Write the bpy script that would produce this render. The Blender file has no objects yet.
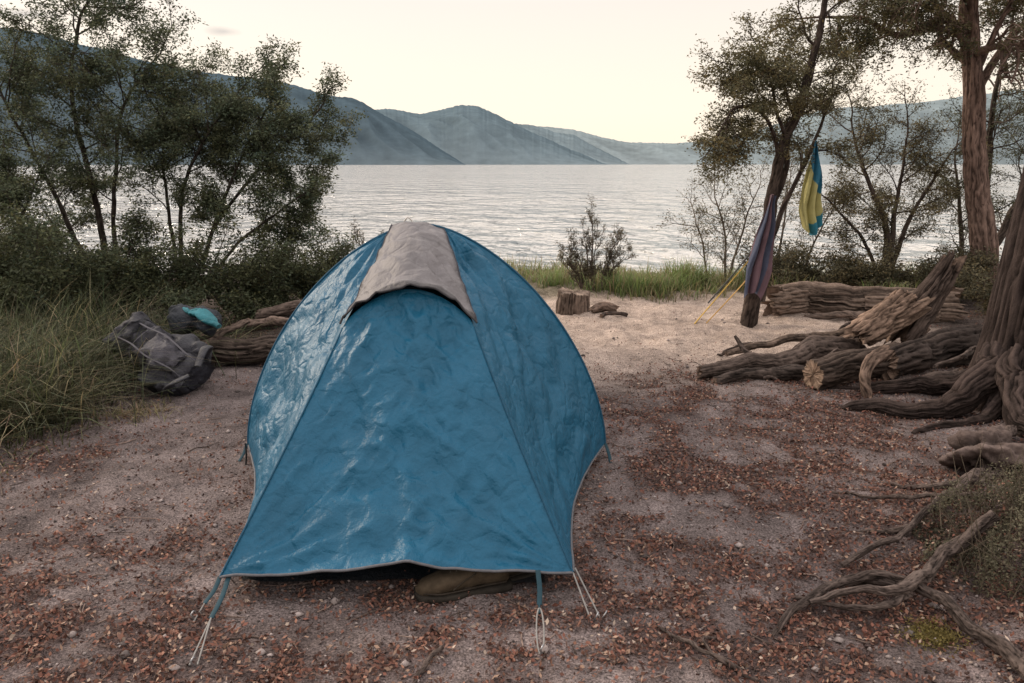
import bpy, math, random
import numpy as np
rng=np.random.default_rng(11); random.seed(11)
sc=bpy.context.scene
A=np.array
# ---------------------------------------------------------------- noise
TABS=[rng.random((256,256))*2-1 for _ in range(8)]
def vn(x,y,s=0):
    t=TABS[s%8]; x=np.asarray(x,float)+s*17.3; y=np.asarray(y,float)+s*9.1
    xi=np.floor(x).astype(int); yi=np.floor(y).astype(int); xf=x-xi; yf=y-yi
    xf=xf*xf*(3-2*xf); yf=yf*yf*(3-2*yf)
    a=t[xi%256,yi%256]; b=t[(xi+1)%256,yi%256]; c=t[xi%256,(yi+1)%256]; d=t[(xi+1)%256,(yi+1)%256]
    return (a*(1-xf)+b*xf)*(1-yf)+(c*(1-xf)+d*xf)*yf
def fbm(x,y,s=0,o=4):
    r=0;a=.5
    for i in range(o):
        r=r+a*vn(x*2**i,y*2**i,s+i); a*=.5
    return r
def sm(x,a,b):
    t=np.clip((np.asarray(x,float)-a)/(b-a),0,1); return t*t*(3-2*t)
# ---------------------------------------------------------------- mesh builder
class MB:
    def __init__(s): s.V=[];s.C=[];s.F=[];s.n=0
    def add(s,V,F,col=(.5,.5,.5),mat=0,smooth=True):
        V=np.asarray(V,float).reshape(-1,3); F=np.asarray(F,int)
        col=np.asarray(col,float)
        if col.ndim==1: col=np.tile(col,(len(V),1))
        s.V.append(V); s.C.append(col); s.F.append((F+s.n,mat,smooth)); s.n+=len(V)
    def build(s,name,mats,parent=None):
        V=np.concatenate(s.V); C=np.concatenate(s.C)
        me=bpy.data.meshes.new(name)
        loops=[];starts=[];mi=[];smf=[];off=0
        for F,m,sh in s.F:
            k=F.shape[1]; n=len(F)
            loops.append(F.ravel()); starts.append(off+np.arange(n)*k); off+=n*k
            mi.append(np.full(n,m)); smf.append(np.full(n,sh))
        loops=np.concatenate(loops);starts=np.concatenate(starts);mi=np.concatenate(mi);smf=np.concatenate(smf)
        me.vertices.add(len(V)); me.vertices.foreach_set('co',V.ravel().astype(np.float32))
        me.loops.add(len(loops)); me.polygons.add(len(starts))
        me.polygons.foreach_set('loop_start',starts.astype(np.int32))
        me.loops.foreach_set('vertex_index',loops.astype(np.int32))
        me.polygons.foreach_set('material_index',mi.astype(np.int32))
        me.update(calc_edges=True)
        me.polygons.foreach_set('use_smooth',smf.astype(bool))
        ca=me.color_attributes.new('col','FLOAT_COLOR','POINT')
        ca.data.foreach_set('color',np.concatenate([C,np.ones((len(C),1))],1).ravel().astype(np.float32))
        for m in mats: me.materials.append(m)
        me.validate()
        ob=bpy.data.objects.new(name,me); sc.collection.objects.link(ob)
        if parent: ob.parent=parent
        return ob
def empty(name):
    e=bpy.data.objects.new(name,None); sc.collection.objects.link(e); return e
def nrm(v): return v/(np.linalg.norm(v,axis=-1,keepdims=True)+1e-9)
def grid_faces(n,m,wrap=False):
    i=np.arange(n-1)[:,None]; j=np.arange(m if wrap else m-1)[None,:]
    j2=(j+1)%m
    return np.stack([i*m+j,i*m+j2,(i+1)*m+j2,(i+1)*m+j],-1).reshape(-1,4)
def catmull(P,n):
    P=np.asarray(P,float)
    if len(P)==2:
        t=np.linspace(0,1,n)[:,None]; return P[0]*(1-t)+P[1]*t
    Q=np.vstack([2*P[0]-P[1],P,2*P[-1]-P[-2]]); k=len(P)-1
    u=np.linspace(0,k,n); i=np.clip(u.astype(int),0,k-1); t=(u-i)[:,None]
    a,b,c,d=Q[i],Q[i+1],Q[i+2],Q[i+3]
    return .5*((2*b)+(-a+c)*t+(2*a-5*b+4*c-d)*t**2+(-a+3*b-3*c+d)*t**3)
def resamp(P,n):
    s=np.r_[0,np.cumsum(np.linalg.norm(np.diff(P,axis=0),axis=1))]; q=np.linspace(0,s[-1],n)
    return np.stack([np.interp(q,s,P[:,k]) for k in range(3)],1)
def frames(P):
    T=nrm(np.gradient(P,axis=0)); m=T.mean(0)
    ref=A([0,0,1.]) if abs(m[2])<.75*np.linalg.norm(m)+1e-6 else A([1.,0,0])
    N=nrm(np.cross(T,ref)); Bn=np.cross(T,N); return T,N,Bn
def tube(B,P,R,sides=6,col=(.2,.15,.1),mat=0,cap=False,flat=None,prof=None,endmat=None,endcol=None,rag=0.):
    P=np.asarray(P,float); n=len(P); R=np.broadcast_to(np.asarray(R,float),(n,))
    T,N,Bn=frames(P); a=np.arange(sides)*2*math.pi/sides
    rr=R[:,None]*(np.ones((n,sides)) if prof is None else prof)
    fx=1 if flat is None else flat
    V=P[:,None,:]+rr[...,None]*(np.cos(a)[None,:,None]*N[:,None,:]+fx*np.sin(a)[None,:,None]*Bn[:,None,:])
    if rag>0:
        w=rag*(fbm(np.cos(a)*3+R[0]*90,np.sin(a)*3,1,3)*2+.6*vn(np.arange(sides)*.9,R[0]*100,2))
        V[:3]-=T[0]*R[0]*w[None,:,None]*A([1,.6,.3])[:,None,None]; V[-3:]+=T[-1]*R[-1]*w[None,::-1,None]*A([.3,.6,1])[:,None,None]
    c=np.asarray(col,float)
    if c.ndim==3: c=c.reshape(-1,3)
    B.add(V.reshape(-1,3),grid_faces(n,sides,True),c,mat)
    if cap:
        for e in (0,-1):
            ring=V[e]; cen=ring.mean(0)
            rs=[ring]
            for f in (.85,.6,.3):
                rs.append(cen+(ring-cen)*f+T[e]*(rng.normal(0,.004+rag*.04,(sides,1))*R[e]*4))
            vv=np.vstack(rs+[cen[None]])
            ec=A(endcol) if endcol is not None else (c[0] if c.ndim==2 else c)
            cc=np.vstack([np.tile(ec*.45,(sides,1)),np.tile(ec,(sides,1))*rng.uniform(.6,1.2,(sides,1)),np.tile(ec,(sides,1))*rng.uniform(.5,1.3,(sides,1)),np.tile(ec*.8,(sides,1)),[ec*.4]])
            i=np.arange(sides); j=(i+1)%sides
            em=mat if endmat is None else endmat
            B.add(vv,np.vstack([grid_faces(4,sides,True)]),cc,em,False)
            B.add(vv,np.stack([3*sides+i,3*sides+j,np.full(sides,4*sides)],1),cc,em,False)
def rough(B,pts,r0,r1,col,seed=0,res=.012,freq=5.,amp=.16,lump=.12,mat=0,cap=False,endcol=None,endmat=None,rag=0.,wig=.0,flare=None,crackc=.25,long=1.4,maxn=260,tone2=.35):
    """gnarled limb/log: fissured bark relief that runs along its length"""
    P=catmull(pts,200); Lt=np.linalg.norm(np.diff(P,axis=0),axis=1).sum()
    n=int(np.clip(Lt/(res*1.8),16,maxn)); P=resamp(P,n); rm=max(r0,r1)
    sd=int(np.clip(2*math.pi*rm/res,12,220)); a=np.arange(sd)*2*math.pi/sd; s=np.linspace(0,Lt,n)[:,None]
    if wig: P=P+np.stack([wig*fbm(s[:,0]*4,s[:,0]*0+seed*3.+k,k,3) for k in range(3)],1)
    R=r0+(r1-r0)*s[:,0]/Lt
    if flare is not None: R=R+flare(s[:,0],P)
    ca=np.cos(a)[None];sa=np.sin(a)[None]; k=long/rm*.35
    w=.35*vn(ca*3+seed,sa*3+s/rm*.8,seed+4)
    n1=fbm(ca*freq+seed*5+w+s*k,sa*freq+s*k*.15+w,seed,3); n2=fbm(ca*freq*1.3-s*k*.2+w,sa*freq*1.3+seed*3+s*k-w,seed+2,3)
    cr=np.maximum(np.exp(-(n1/.07)**2),.8*np.exp(-(n2/.06)**2))
    lm=vn(ca*.8+seed*7+s/rm*.25,sa*.8+s/rm*.2,seed+1)+.5*vn(ca*1.7+s/rm*.5,sa*1.7+seed,seed+3)
    fine=fbm(ca*freq*2.6+s*k*2,sa*freq*2.6+seed,seed+5,2)
    prof=1+lump*lm-amp*cr+amp*.5*fine+amp*.4*n1
    C=A(col)[None,None]*np.clip((1-(1-crackc)*cr)*(1+tone2*lm+.7*fine+.3*n2),.12,2)[...,None]
    tube(B,P,R,sd,C,mat,cap,None,prof,endmat,endcol,rag)
    return P
def leaves(B,P,ln,wd,cols,mat=1,flat=.5):
    n=len(P)
    if n==0:return
    a=rng.normal(size=(n,3)); a[:,2]*=.6; a=nrm(a)
    h=rng.normal(size=(n,3))*(1-flat)+A([0,0,flat]); b=nrm(np.cross(a,h))
    l=(ln*rng.uniform(.6,1.3,n))[:,None]; w=(wd*rng.uniform(.6,1.3,n))[:,None]
    V=np.stack([P,P+a*l*.5+b*w*.5,P+a*l,P+a*l*.5-b*w*.5],1)
    F=np.arange(n*4).reshape(n,4)
    B.add(V.reshape(-1,3),F,np.repeat(cols,4,0),mat,False)
def grass(B,X,Y,Z,h,w,cols,bend=.5,mat=0,dirb=None):
    n=len(X); ang=rng.uniform(0,2*math.pi,n)
    d=np.stack([np.cos(ang),np.sin(ang),0*ang],1)
    if dirb is not None: d=nrm(d+dirb)
    sd=np.stack([-d[:,1],d[:,0],0*ang],1)
    base=np.stack([X,Y,Z],1); bd=bend*rng.uniform(.2,1.3,n)
    rows=[]
    for t,wf in ((0,1),(.4,.85),(.75,.55),(1,.06)):
        c=base+d*(bd*h*t*t)[:,None]+A([0,0,1.])*(h*t*(1-.35*bd*t))[:,None]
        rows+= [c-sd*(w*wf/2)[:,None],c+sd*(w*wf/2)[:,None]]
    V=np.stack(rows,1); o=np.arange(n)[:,None]*8
    F=np.concatenate([o+A([[k*2,k*2+1,k*2+3,k*2+2]]) for k in range(3)],0)
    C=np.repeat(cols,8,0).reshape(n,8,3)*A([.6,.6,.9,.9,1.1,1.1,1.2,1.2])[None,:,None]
    B.add(V.reshape(-1,3),F,C.reshape(-1,3),mat,False)
# ---------------------------------------------------------------- materials
def mk(name,rough=.8,ns=8,na=.3,bs=30,bst=.3,bd=.01,trans=0,stretch=None,metal=0,spec=.3):
    m=bpy.data.materials.new(name); m.use_nodes=True; nt=m.node_tree; N=nt.nodes; L=nt.links
    p=N['Principled BSDF']; out=N['Material Output']
    at=N.new('ShaderNodeAttribute'); at.attribute_name='col'
    p.inputs['Roughness'].default_value=rough; p.inputs['Metallic'].default_value=metal
    p.inputs['Specular IOR Level'].default_value=spec
    tc=N.new('ShaderNodeTexCoord'); mp=N.new('ShaderNodeMapping'); L.new(tc.outputs['Object'],mp.inputs[0])
    if stretch: mp.inputs['Scale'].default_value=stretch
    if na>0:
        nz=N.new('ShaderNodeTexNoise'); nz.inputs['Scale'].default_value=ns; nz.inputs['Detail'].default_value=4; nz.inputs['Roughness'].default_value=.65
        L.new(mp.outputs[0],nz.inputs['Vector'])
        mr=N.new('ShaderNodeMapRange'); mr.inputs[1].default_value=.25; mr.inputs[2].default_value=.75
        mr.inputs[3].default_value=1-na; mr.inputs[4].default_value=1+na; L.new(nz.outputs['Fac'],mr.inputs[0])
        vm=N.new('ShaderNodeVectorMath'); vm.operation='SCALE'; L.new(at.outputs['Color'],vm.inputs[0]); L.new(mr.outputs[0],vm.inputs['Scale'])
        cs=vm.outputs[0]
    else: cs=at.outputs['Color']
    L.new(cs,p.inputs['Base Color'])
    if bst>0:
        nb=N.new('ShaderNodeTexNoise'); nb.inputs['Scale'].default_value=bs; nb.inputs['Detail'].default_value=4; nb.inputs['Roughness'].default_value=.7
        L.new(mp.outputs[0],nb.inputs['Vector'])
        bu=N.new('ShaderNodeBump'); bu.inputs['Strength'].default_value=bst; bu.inputs['Distance'].default_value=bd
        L.new(nb.outputs['Fac'],bu.inputs['Height']); L.new(bu.outputs[0],p.inputs['Normal'])
    if trans>0:
        tr=N.new('ShaderNodeBsdfTranslucent'); L.new(cs,tr.inputs['Color'])
        mx=N.new('ShaderNodeMixShader'); mx.inputs[0].default_value=trans
        L.new(p.outputs[0],mx.inputs[1]); L.new(tr.outputs[0],mx.inputs[2]); L.new(mx.outputs[0],out.inputs[0])
    return m
M_bark=mk('bark',.95,22,.4,70,.9,.012,stretch=(1,1,.4),spec=.1)
M_leaf=mk('leaf',.6,3,0,0,0,trans=.4,spec=.2)
M_grass=mk('grass_blade',.65,3,0,0,0,trans=.4,spec=.2)
M_wood=mk('weathered_wood',.95,26,.4,90,.8,.008,spec=.1)
M_cut=mk('cut_wood',.9,40,.4,90,.5,.006,spec=.1)
M_litter=mk('dry_leaf',.8,20,0,0,0,spec=.15)
M_stone=mk('stone',.95,30,.4,70,.8,.01,spec=.1)
M_cloth=mk('cloth',.85,12,.2,60,.3,.004,trans=.25)
M_pack=mk('pack_fabric',.62,14,.3,16,.7,.03,spec=.35)
M_metal=mk('metal',.35,30,.1,0,0,metal=.8)
M_rope=mk('cord',.8,60,.2,0,0)
M_leather=mk('leather',.85,24,.45,90,.5,.004,spec=.1)
M_mtn=mk('mountain_forest_hazed',1,.02,.16,.03,.35,5,spec=0)
# ground material
M_ground=mk('sandy_soil',1.0,7,.34,75,1.0,.016,spec=.05)
nt=M_ground.node_tree; N=nt.nodes; L=nt.links
p=N['Principled BSDF']; bu=[n for n in N if n.type=='BUMP'][0]
tc=[n for n in N if n.type=='TEX_COORD'][0]
nz=N.new('ShaderNodeTexNoise'); nz.inputs['Scale'].default_value=130; nz.inputs['Detail'].default_value=3; nz.inputs['Roughness'].default_value=.7
L.new(tc.outputs['Object'],nz.inputs['Vector'])
mr=N.new('ShaderNodeMapRange'); mr.inputs[1].default_value=.33; mr.inputs[2].default_value=.67; mr.inputs[3].default_value=.35; mr.inputs[4].default_value=1.7
L.new(nz.outputs['Fac'],mr.inputs[0])
old=p.inputs['Base Color'].links[0].from_socket
vm=N.new('ShaderNodeVectorMath'); vm.operation='SCALE'; L.new(old,vm.inputs[0]); L.new(mr.outputs[0],vm.inputs['Scale']); L.new(vm.outputs[0],p.inputs['Base Color'])
n2=N.new('ShaderNodeTexNoise'); n2.inputs['Scale'].default_value=17; n2.inputs['Detail'].default_value=4; L.new(tc.outputs['Object'],n2.inputs['Vector'])
b2=N.new('ShaderNodeBump'); b2.inputs['Strength'].default_value=.9; b2.inputs['Distance'].default_value=.065; L.new(n2.outputs['Fac'],b2.inputs['Height'])
L.new(b2.outputs[0],bu.inputs['Normal'])
def fabric(name,rough_,trans,spec=.35):
    m=mk(name,rough_,5,.16,10,.60,.025,trans=trans,spec=spec)
    nt=m.node_tree;N=nt.nodes;L=nt.links
    b=[n for n in N if n.type=='BUMP'][0]; pr=N['Principled BSDF']; mp=[n for n in N if n.type=='MAPPING'][0]
    nd=N.new('ShaderNodeTexNoise'); nd.inputs['Scale'].default_value=5; L.new(mp.outputs[0],nd.inputs['Vector'])
    ad=N.new('ShaderNodeVectorMath'); ad.operation='ADD'
    sc2=N.new('ShaderNodeVectorMath'); sc2.operation='SCALE'; sc2.inputs['Scale'].default_value=.25
    L.new(nd.outputs['Color'],sc2.inputs[0]); L.new(mp.outputs[0],ad.inputs[0]); L.new(sc2.outputs[0],ad.inputs[1])
    v=N.new('ShaderNodeTexVoronoi'); v.feature='DISTANCE_TO_EDGE'; v.inputs['Scale'].default_value=9; L.new(ad.outputs[0],v.inputs['Vector'])
    mr=N.new('ShaderNodeMapRange'); mr.inputs[2].default_value=.16; L.new(v.outputs['Distance'],mr.inputs[0])
    b2=N.new('ShaderNodeBump'); b2.inputs['Strength'].default_value=.28; b2.inputs['Distance'].default_value=.014
    L.new(mr.outputs[0],b2.inputs['Height']); L.new(b.outputs[0],b2.inputs['Normal']); L.new(b2.outputs[0],pr.inputs['Normal'])
    return m
M_fly=fabric('tent_nylon',.50,.10,.26)
M_patch=fabric('tent_reinforcement',.6,.05,.25)
# ---------------------------------------------------------------- ground
def sandm(x,y):
    n=.5*fbm(x*.9,y*.9,1,3)
    m=sm(y+n,4.9,6.5)*sm(x+n,-.6,.5)*(1-sm(x-.22*(y-5)+n,2.3,3.6))
    return np.clip(m,0,1)
def gz(x,y):
    x=np.asarray(x,float); y=np.asarray(y,float)
    z=.035*fbm(x*.8,y*.8,0,3)
    z=z+.055*fbm(x*3.1,y*3.1,2,3)*(.35+1.0*sandm(x,y))
    z=z+.026*fbm(x*8,y*8,4,3)
    z=z+.16*np.exp(-((x-2.15)**2/.22+(y-2.75)**2/.35))+.10*sm(x,2.2,3.2)*(1-sm(y,5,6.5))
    sh=10.9+.5*vn(x*.35,x*0,3)
    z=z-.9*sm(y,sh,sh+3.2)-3*sm(y,20,60)
    tm=np.exp(-(((x+.45)/1.0)**4+((y-4.4)/2.1)**4)); z=z*(1-.75*tm)
    return z
def litd(x,y):
    n=fbm(x*.9+3,y*.9,5,3); n2=fbm(x*2.6,y*2.6,6,4); n3=fbm(x*9,y*9,1,3)
    d=.14+.72*sm(x+.6*n,-.2,1.4)*(1-sm(y+n,5.2,6.8))
    d=d+.50*(1-sm(y+.5*n,2.3,3.5))+.25*sm(n,.0,.35)*(1-sm(y,5.5,7))
    d=d*(.32+1.15*sm(n2+.2*n3,-.35,.35))*(.35+1.15*sm(n3,-.3,.3))
    d=d*(1-.93*sandm(x,y))*(1-sm(y,7,9.5))
    return np.clip(d,0,1.6)
def axis(fa,fb,st,far0,far1):
    c=list(np.arange(fa,fb,st)); lo=[];s=st;v=fa
    while v>far0: s*=1.22; v-=s; lo.append(v)
    hi=[];s=st;v=c[-1]
    while v<far1: s*=1.22; v+=s; hi.append(v)
    return A(lo[::-1]+c+hi)
xs=axis(-5.5,5.5,.033,-7000,7000); ys=axis(1.2,13,.033,-300,7000)
GX,GY=np.meshgrid(xs,ys,indexing='ij'); GZ=gz(GX,GY)
s_=sandm(GX,GY); ld=np.clip(litd(GX,GY),0,1)
C=A([.170,.139,.134])[None,None]*np.ones(GX.shape+(1,))
C=C*(1+.5*fbm(GX*1.3,GY*1.3,3,4)+.5*fbm(GX*6,GY*6,2,3))[...,None]
C=C*(1-s_)[...,None]+A([.39,.31,.262])*s_[...,None]*(1+.32*fbm(GX*4,GY*4,1,3))[...,None]
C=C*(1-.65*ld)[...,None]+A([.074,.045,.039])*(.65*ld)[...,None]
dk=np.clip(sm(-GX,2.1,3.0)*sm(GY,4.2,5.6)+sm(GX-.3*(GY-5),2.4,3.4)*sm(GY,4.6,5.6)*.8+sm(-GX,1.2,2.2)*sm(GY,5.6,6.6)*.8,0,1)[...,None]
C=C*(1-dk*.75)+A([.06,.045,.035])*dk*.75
gs=(sm(GY,8.8,9.6)*sm(GX,-2,.2))[...,None]; C=C*(1-gs*.7)+A([.09,.085,.05])*gs*.7
C=np.where((GY>13)[...,None],A([.12,.11,.1]),C)
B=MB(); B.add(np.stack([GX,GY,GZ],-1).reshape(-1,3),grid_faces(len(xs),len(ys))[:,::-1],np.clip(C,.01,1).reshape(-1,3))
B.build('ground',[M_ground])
# ---------------------------------------------------------------- lake
B=MB(); B.add([[-7000,11,-.36],[7000,11,-.36],[7000,6800,-.36],[-7000,6800,-.36]],[[0,1,2,3]],(.3,.3,.29))
mw=bpy.data.materials.new('lake_water'); mw.use_nodes=True; nt=mw.node_tree;N=nt.nodes;L=nt.links; p=N['Principled BSDF']
p.inputs['Base Color'].default_value=(.46,.445,.42,1); p.inputs['Roughness'].default_value=.05; p.inputs['IOR'].default_value=1.4
tc=N.new('ShaderNodeTexCoord')
prev=None
for scl,st,dist,rt in (((.02,.035,1),1,3.0,0.),((.42,.30,1),1,1.7,.4),((1.5,1.1,1),1,.55,.6),((4.5,4,1),1,.13,.3)):
    mp=N.new('ShaderNodeMapping'); mp.inputs['Scale'].default_value=scl; mp.inputs['Rotation'].default_value=(0,0,rt*.3); L.new(tc.outputs['Object'],mp.inputs[0])
    nz=N.new('ShaderNodeTexNoise'); nz.inputs['Scale'].default_value=1.; nz.inputs['Detail'].default_value=2.0; nz.inputs['Roughness'].default_value=.55; L.new(mp.outputs[0],nz.inputs['Vector'])
    b=N.new('ShaderNodeBump'); b.inputs['Strength'].default_value=st; b.inputs['Distance'].default_value=dist; L.new(nz.outputs['Fac'],b.inputs['Height'])
    if prev: L.new(prev.outputs[0],b.inputs['Normal'])
    prev=b
L.new(prev.outputs[0],p.inputs['Normal'])
B.build('lake_water',[mw])
# ---------------------------------------------------------------- mountains
def mountain(name,prof,D,col,seed,depth=.22,haze=.3,bumpy=1.,rn=.03):
    prof=A(prof); n=760; a=np.linspace(prof[0,0],prof[-1,0],n); r=np.interp(a,prof[:,0],prof[:,1])
    k=np.hanning(13); k/=k.sum(); r=np.convolve(np.pad(r,6,mode='edge'),k,'valid')
    r=r*(1+rn*fbm(a*30,a*0+seed,seed,4))+.0006*vn(a*420,a*0,seed+1)
    m=90; t=np.linspace(0,1.4,m)
    Aa,Tt=np.meshgrid(a,t,indexing='ij'); R=r[:,None]*np.ones_like(Tt)
    Y=D*(1-depth)+D*depth*Tt
    pr=np.where(Tt<1,np.sin(np.clip(Tt,0,1)*math.pi/2)**1.0,1-(Tt-1)*1.2)
    g=fbm(Aa*14+seed+Tt*1.5,Tt*1.6+Aa*6,seed,4); g2=-np.abs(fbm(Aa*22+seed*3+Tt*2.0,Tt*1.3,seed+1,3))
    w=np.clip(1-Tt,0,1)**.6*np.clip(Tt*3,0,1)
    Z=R*D*pr+R*D*(.22*g+.55*g2+.05)*w*bumpy
    Z=np.minimum(Z,R*D*(.05+.95*np.clip(Tt,0,1)**.35)*Y/D)
    Z=np.maximum(Z,-4)-2*(Tt==0)
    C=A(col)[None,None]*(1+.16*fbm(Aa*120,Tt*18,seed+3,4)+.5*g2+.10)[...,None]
    hz=(np.exp(-np.clip(Tt,0,1)/.35)*haze)[...,None]; C=C*(1-hz)+A([.25,.285,.30])*hz  # pale haze mixed into the slope colour, strongest near the foot
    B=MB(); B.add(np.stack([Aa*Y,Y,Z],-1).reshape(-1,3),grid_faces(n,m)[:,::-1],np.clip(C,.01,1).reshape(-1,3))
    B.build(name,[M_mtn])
mountain('mountain_range',[(-1.3,.20),(-.8,.18),(-.62,.160),(-.55,.150),(-.47,.130),(-.40,.112),(-.33,.103),(-.285,.099),(-.26,.092),(-.235,.084),(-.20,.081),(-.18,.075),(-.16,.062),(-.13,.046),(-.10,.027),(-.07,.008),(-.05,-.004)],2600,(.052,.078,.097),1,haze=.22,bumpy=.8)  # range colours carry painted aerial haze, paler with distance
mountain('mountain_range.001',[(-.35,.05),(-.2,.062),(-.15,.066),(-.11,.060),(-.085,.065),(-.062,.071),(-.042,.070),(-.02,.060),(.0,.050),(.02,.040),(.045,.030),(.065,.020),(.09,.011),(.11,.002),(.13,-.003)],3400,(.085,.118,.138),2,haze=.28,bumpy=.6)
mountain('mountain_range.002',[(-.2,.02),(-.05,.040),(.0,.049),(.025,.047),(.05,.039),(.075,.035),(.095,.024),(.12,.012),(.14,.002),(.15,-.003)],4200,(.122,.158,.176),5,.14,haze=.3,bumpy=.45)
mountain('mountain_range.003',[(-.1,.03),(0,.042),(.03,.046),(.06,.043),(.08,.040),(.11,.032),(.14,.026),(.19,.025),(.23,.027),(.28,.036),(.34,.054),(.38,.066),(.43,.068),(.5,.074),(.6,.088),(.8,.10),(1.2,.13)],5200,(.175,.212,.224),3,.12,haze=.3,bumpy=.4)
# ---------------------------------------------------------------- vegetation
def branch(B,LC,p,d,Ln,r,lvl,c):
    n=3+lvl; pts=[p]; dd=nrm(d)
    for i in range(n):
        dd=nrm(dd+rng.normal(0,c['wob'],3)+A([0,0,c['trop']])); pts.append(pts[-1]+dd*Ln/n)
    pts=A(pts); tube(B,pts,np.linspace(r,r*.4,n+1),3 if lvl<2 else 5,A(c['bark'])*rng.uniform(.7,1.2),0)
    if lvl==0:
        m=c['leaves']; t=rng.random(m)**.8*n; i=np.clip(t.astype(int),0,n-1); f=(t-i)[:,None]
        P=pts[i]*(1-f)+pts[i+1]*f+rng.normal(0,c['spread'],(m,3))*A([1,1,.6])
        tone=rng.uniform(.5,1.5); hue=rng.normal(0,.08)
        LC.append((P,A(c['leaf'])*tone*A([1+hue,1,1-hue])*rng.uniform(.7,1.3,(m,1)))); return
    k=c['kids'][lvl-1]
    for j in range(k):
        t=(.15+.85*(j+rng.random())/k)*n; i=min(int(t),n-1); q=pts[i]*(1-(t-i))+pts[i+1]*(t-i)
        ax=nrm(pts[i+1]-pts[i]); s=rng.normal(size=3); s[2]*=c.get('flatz',.7); s=nrm(s-ax*s.dot(ax))
        branch(B,LC,q,ax*rng.uniform(.5,1)+s*rng.uniform(.5,1.1),Ln*rng.uniform(.38,.62),r*.5,lvl-1,c)
def tree(name,limbs,c,big=.05):
    B=MB(); LC=[]
    for li,(pts,r0,r1,f0,k,Ln) in enumerate(limbs):
        n=28; P=catmull(pts,n)
        rough(B,pts,r0,r1,c['bark'],seed=li,res=.02 if r0<big else .013,freq=2.5 if r0<big else 4,amp=.12,lump=.14,wig=.02,mat=0)
        for j in range(k):
            t=(f0+(1-f0)*(j+rng.random())/k)*(n-1); i=min(int(t),n-2); q=P[i]
            ax=nrm(P[i+1]-P[i]); s=rng.normal(size=3); s[2]=s[2]*.6+.1; s=nrm(s-ax*s.dot(ax))
            branch(B,LC,q,ax*rng.uniform(.3,1)+s,Ln*rng.uniform(.6,1.25),max(r1*.8,.006),2,c)
        branch(B,LC,P[-1],P[-1]-P[-3],Ln,r1,2,c)
    if LC:
        P=np.concatenate([x[0] for x in LC]); cc=np.concatenate([x[1] for x in LC])
        ok=P[:,2]>.03; P=P[ok]; cc=cc[ok]
        leaves(B,P,c['ll'],c['lw'],cc,1,c.get('flat',.45))
    return B.build(name,[M_bark,M_leaf])
cl=dict(wob=.16,trop=.03,bark=(.055,.045,.038),leaf=(.082,.095,.055),leaves=38,spread=.040,kids=[6,6],ll=.032,lw=.014)
a0=[-4.15,8.2,-.05]
tree('beech_tree',[([a0,[-4.2,8.2,1.15],[-4.28,8.1,2.1],[-4.13,8.1,2.8],[-3.98,8.1,3.05]],.04,.012,.25,17,.58),
 ([a0,[-3.95,8.1,1.25],[-3.75,8,2.0],[-3.45,7.9,2.35]],.032,.010,.30,12,.58),
 ([a0,[-4.6,8.2,1.15],[-4.85,8.1,1.9],[-5.0,8.1,2.3]],.032,.010,.28,12,.58)],cl)
b0=[-3.35,8.0,-.05]
tree('beech_tree.001',[([b0,[-3.25,8,1.15],[-2.9,7.9,1.8],[-2.65,7.9,2.10]],.028,.010,.30,11,.5),
 ([b0,[-2.95,8,.87],[-2.4,7.9,1.5],[-1.95,7.8,1.85]],.026,.009,.30,12,.42),
 ([b0,[-2.75,7.9,.68],[-2.25,7.8,1.05],[-1.95,7.8,1.25]],.022,.008,.4,8,.36),
 ([b0,[-3.4,8,1.35],[-3.35,8,2.0]],.024,.009,.40,10,.5),
 ([b0,[-2.75,8,1.35],[-2.3,7.8,2.0]],.024,.009,.42,10,.45)],cl)
tree('beech_tree.002',[([[-5.3,7.6,0],[-5.2,7.6,1.],[-5.0,7.6,1.9]],.04,.012,.2,13,.6),([[-5.3,7.6,0],[-4.7,7.5,.7],[-4.4,7.4,1.2]],.03,.01,.25,8,.5)],cl)
cu=dict(cl); cu.update(leaf=(.078,.088,.048),leaves=22,ll=.036,lw=.016,spread=.05)
for i,(x,y,h) in enumerate([(-4.9,6.6,.75),(-3.9,7.2,.65),(-3.15,7.3,.58),(-2.6,7.6,.46),(-2.15,8.2,.36),(-5.4,8.6,.9),(-4.3,6.6,.6)]):
    lm=[]
    for k in range(5):
        an=rng.uniform(0,6.28); e=[x+math.cos(an)*h*.8,y+math.sin(an)*h*.5,h*rng.uniform(.5,1.2)]
        lm.append(([[x,y,0],[(x+e[0])/2,(y+e[1])/2,h*.5],e],.014,.006,.1,5,.36))
    tree('undergrowth_shrub'+('' if i==0 else '.%03d'%i),lm,cu)
cr=dict(wob=.17,trop=-.02,bark=(.060,.045,.038),leaf=(.116,.102,.054),leaves=30,spread=.036,kids=[5,6],ll=.031,lw=.012)
d0=[2.3,7.6,-.05]
tree('tea_tree',[([d0,[2.36,7.6,.5],[2.44,7.6,1.17],[2.5,7.6,1.63],[2.62,7.6,2.0],[2.75,7.6,2.6],[2.8,7.6,3.2]],.080,.02,.62,7,.55),
 ([[2.42,7.6,1.05],[2.55,7.6,1.5],[2.42,7.55,1.95],[2.3,7.5,2.3]],.03,.010,.35,7,.42),
 ([[2.5,7.6,1.5],[2.3,7.5,1.9],[2.0,7.4,2.0],[1.85,7.3,1.80]],.022,.008,.3,12,.36),
 ([[2.6,7.6,1.9],[2.35,7.5,2.3],[2.1,7.4,2.35]],.02,.008,.3,8,.36),
 ([[2.4,7.6,.2],[2.5,7.65,.9],[2.75,7.7,1.5],[2.95,7.7,2.1]],.035,.012,.6,5,.4)],cr)
ce=dict(cr); ce.update(bark=(.165,.112,.092),leaf=(.105,.096,.052),trop=-.06,leaves=28,spread=.040,ll=.037,lw=.015)
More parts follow.
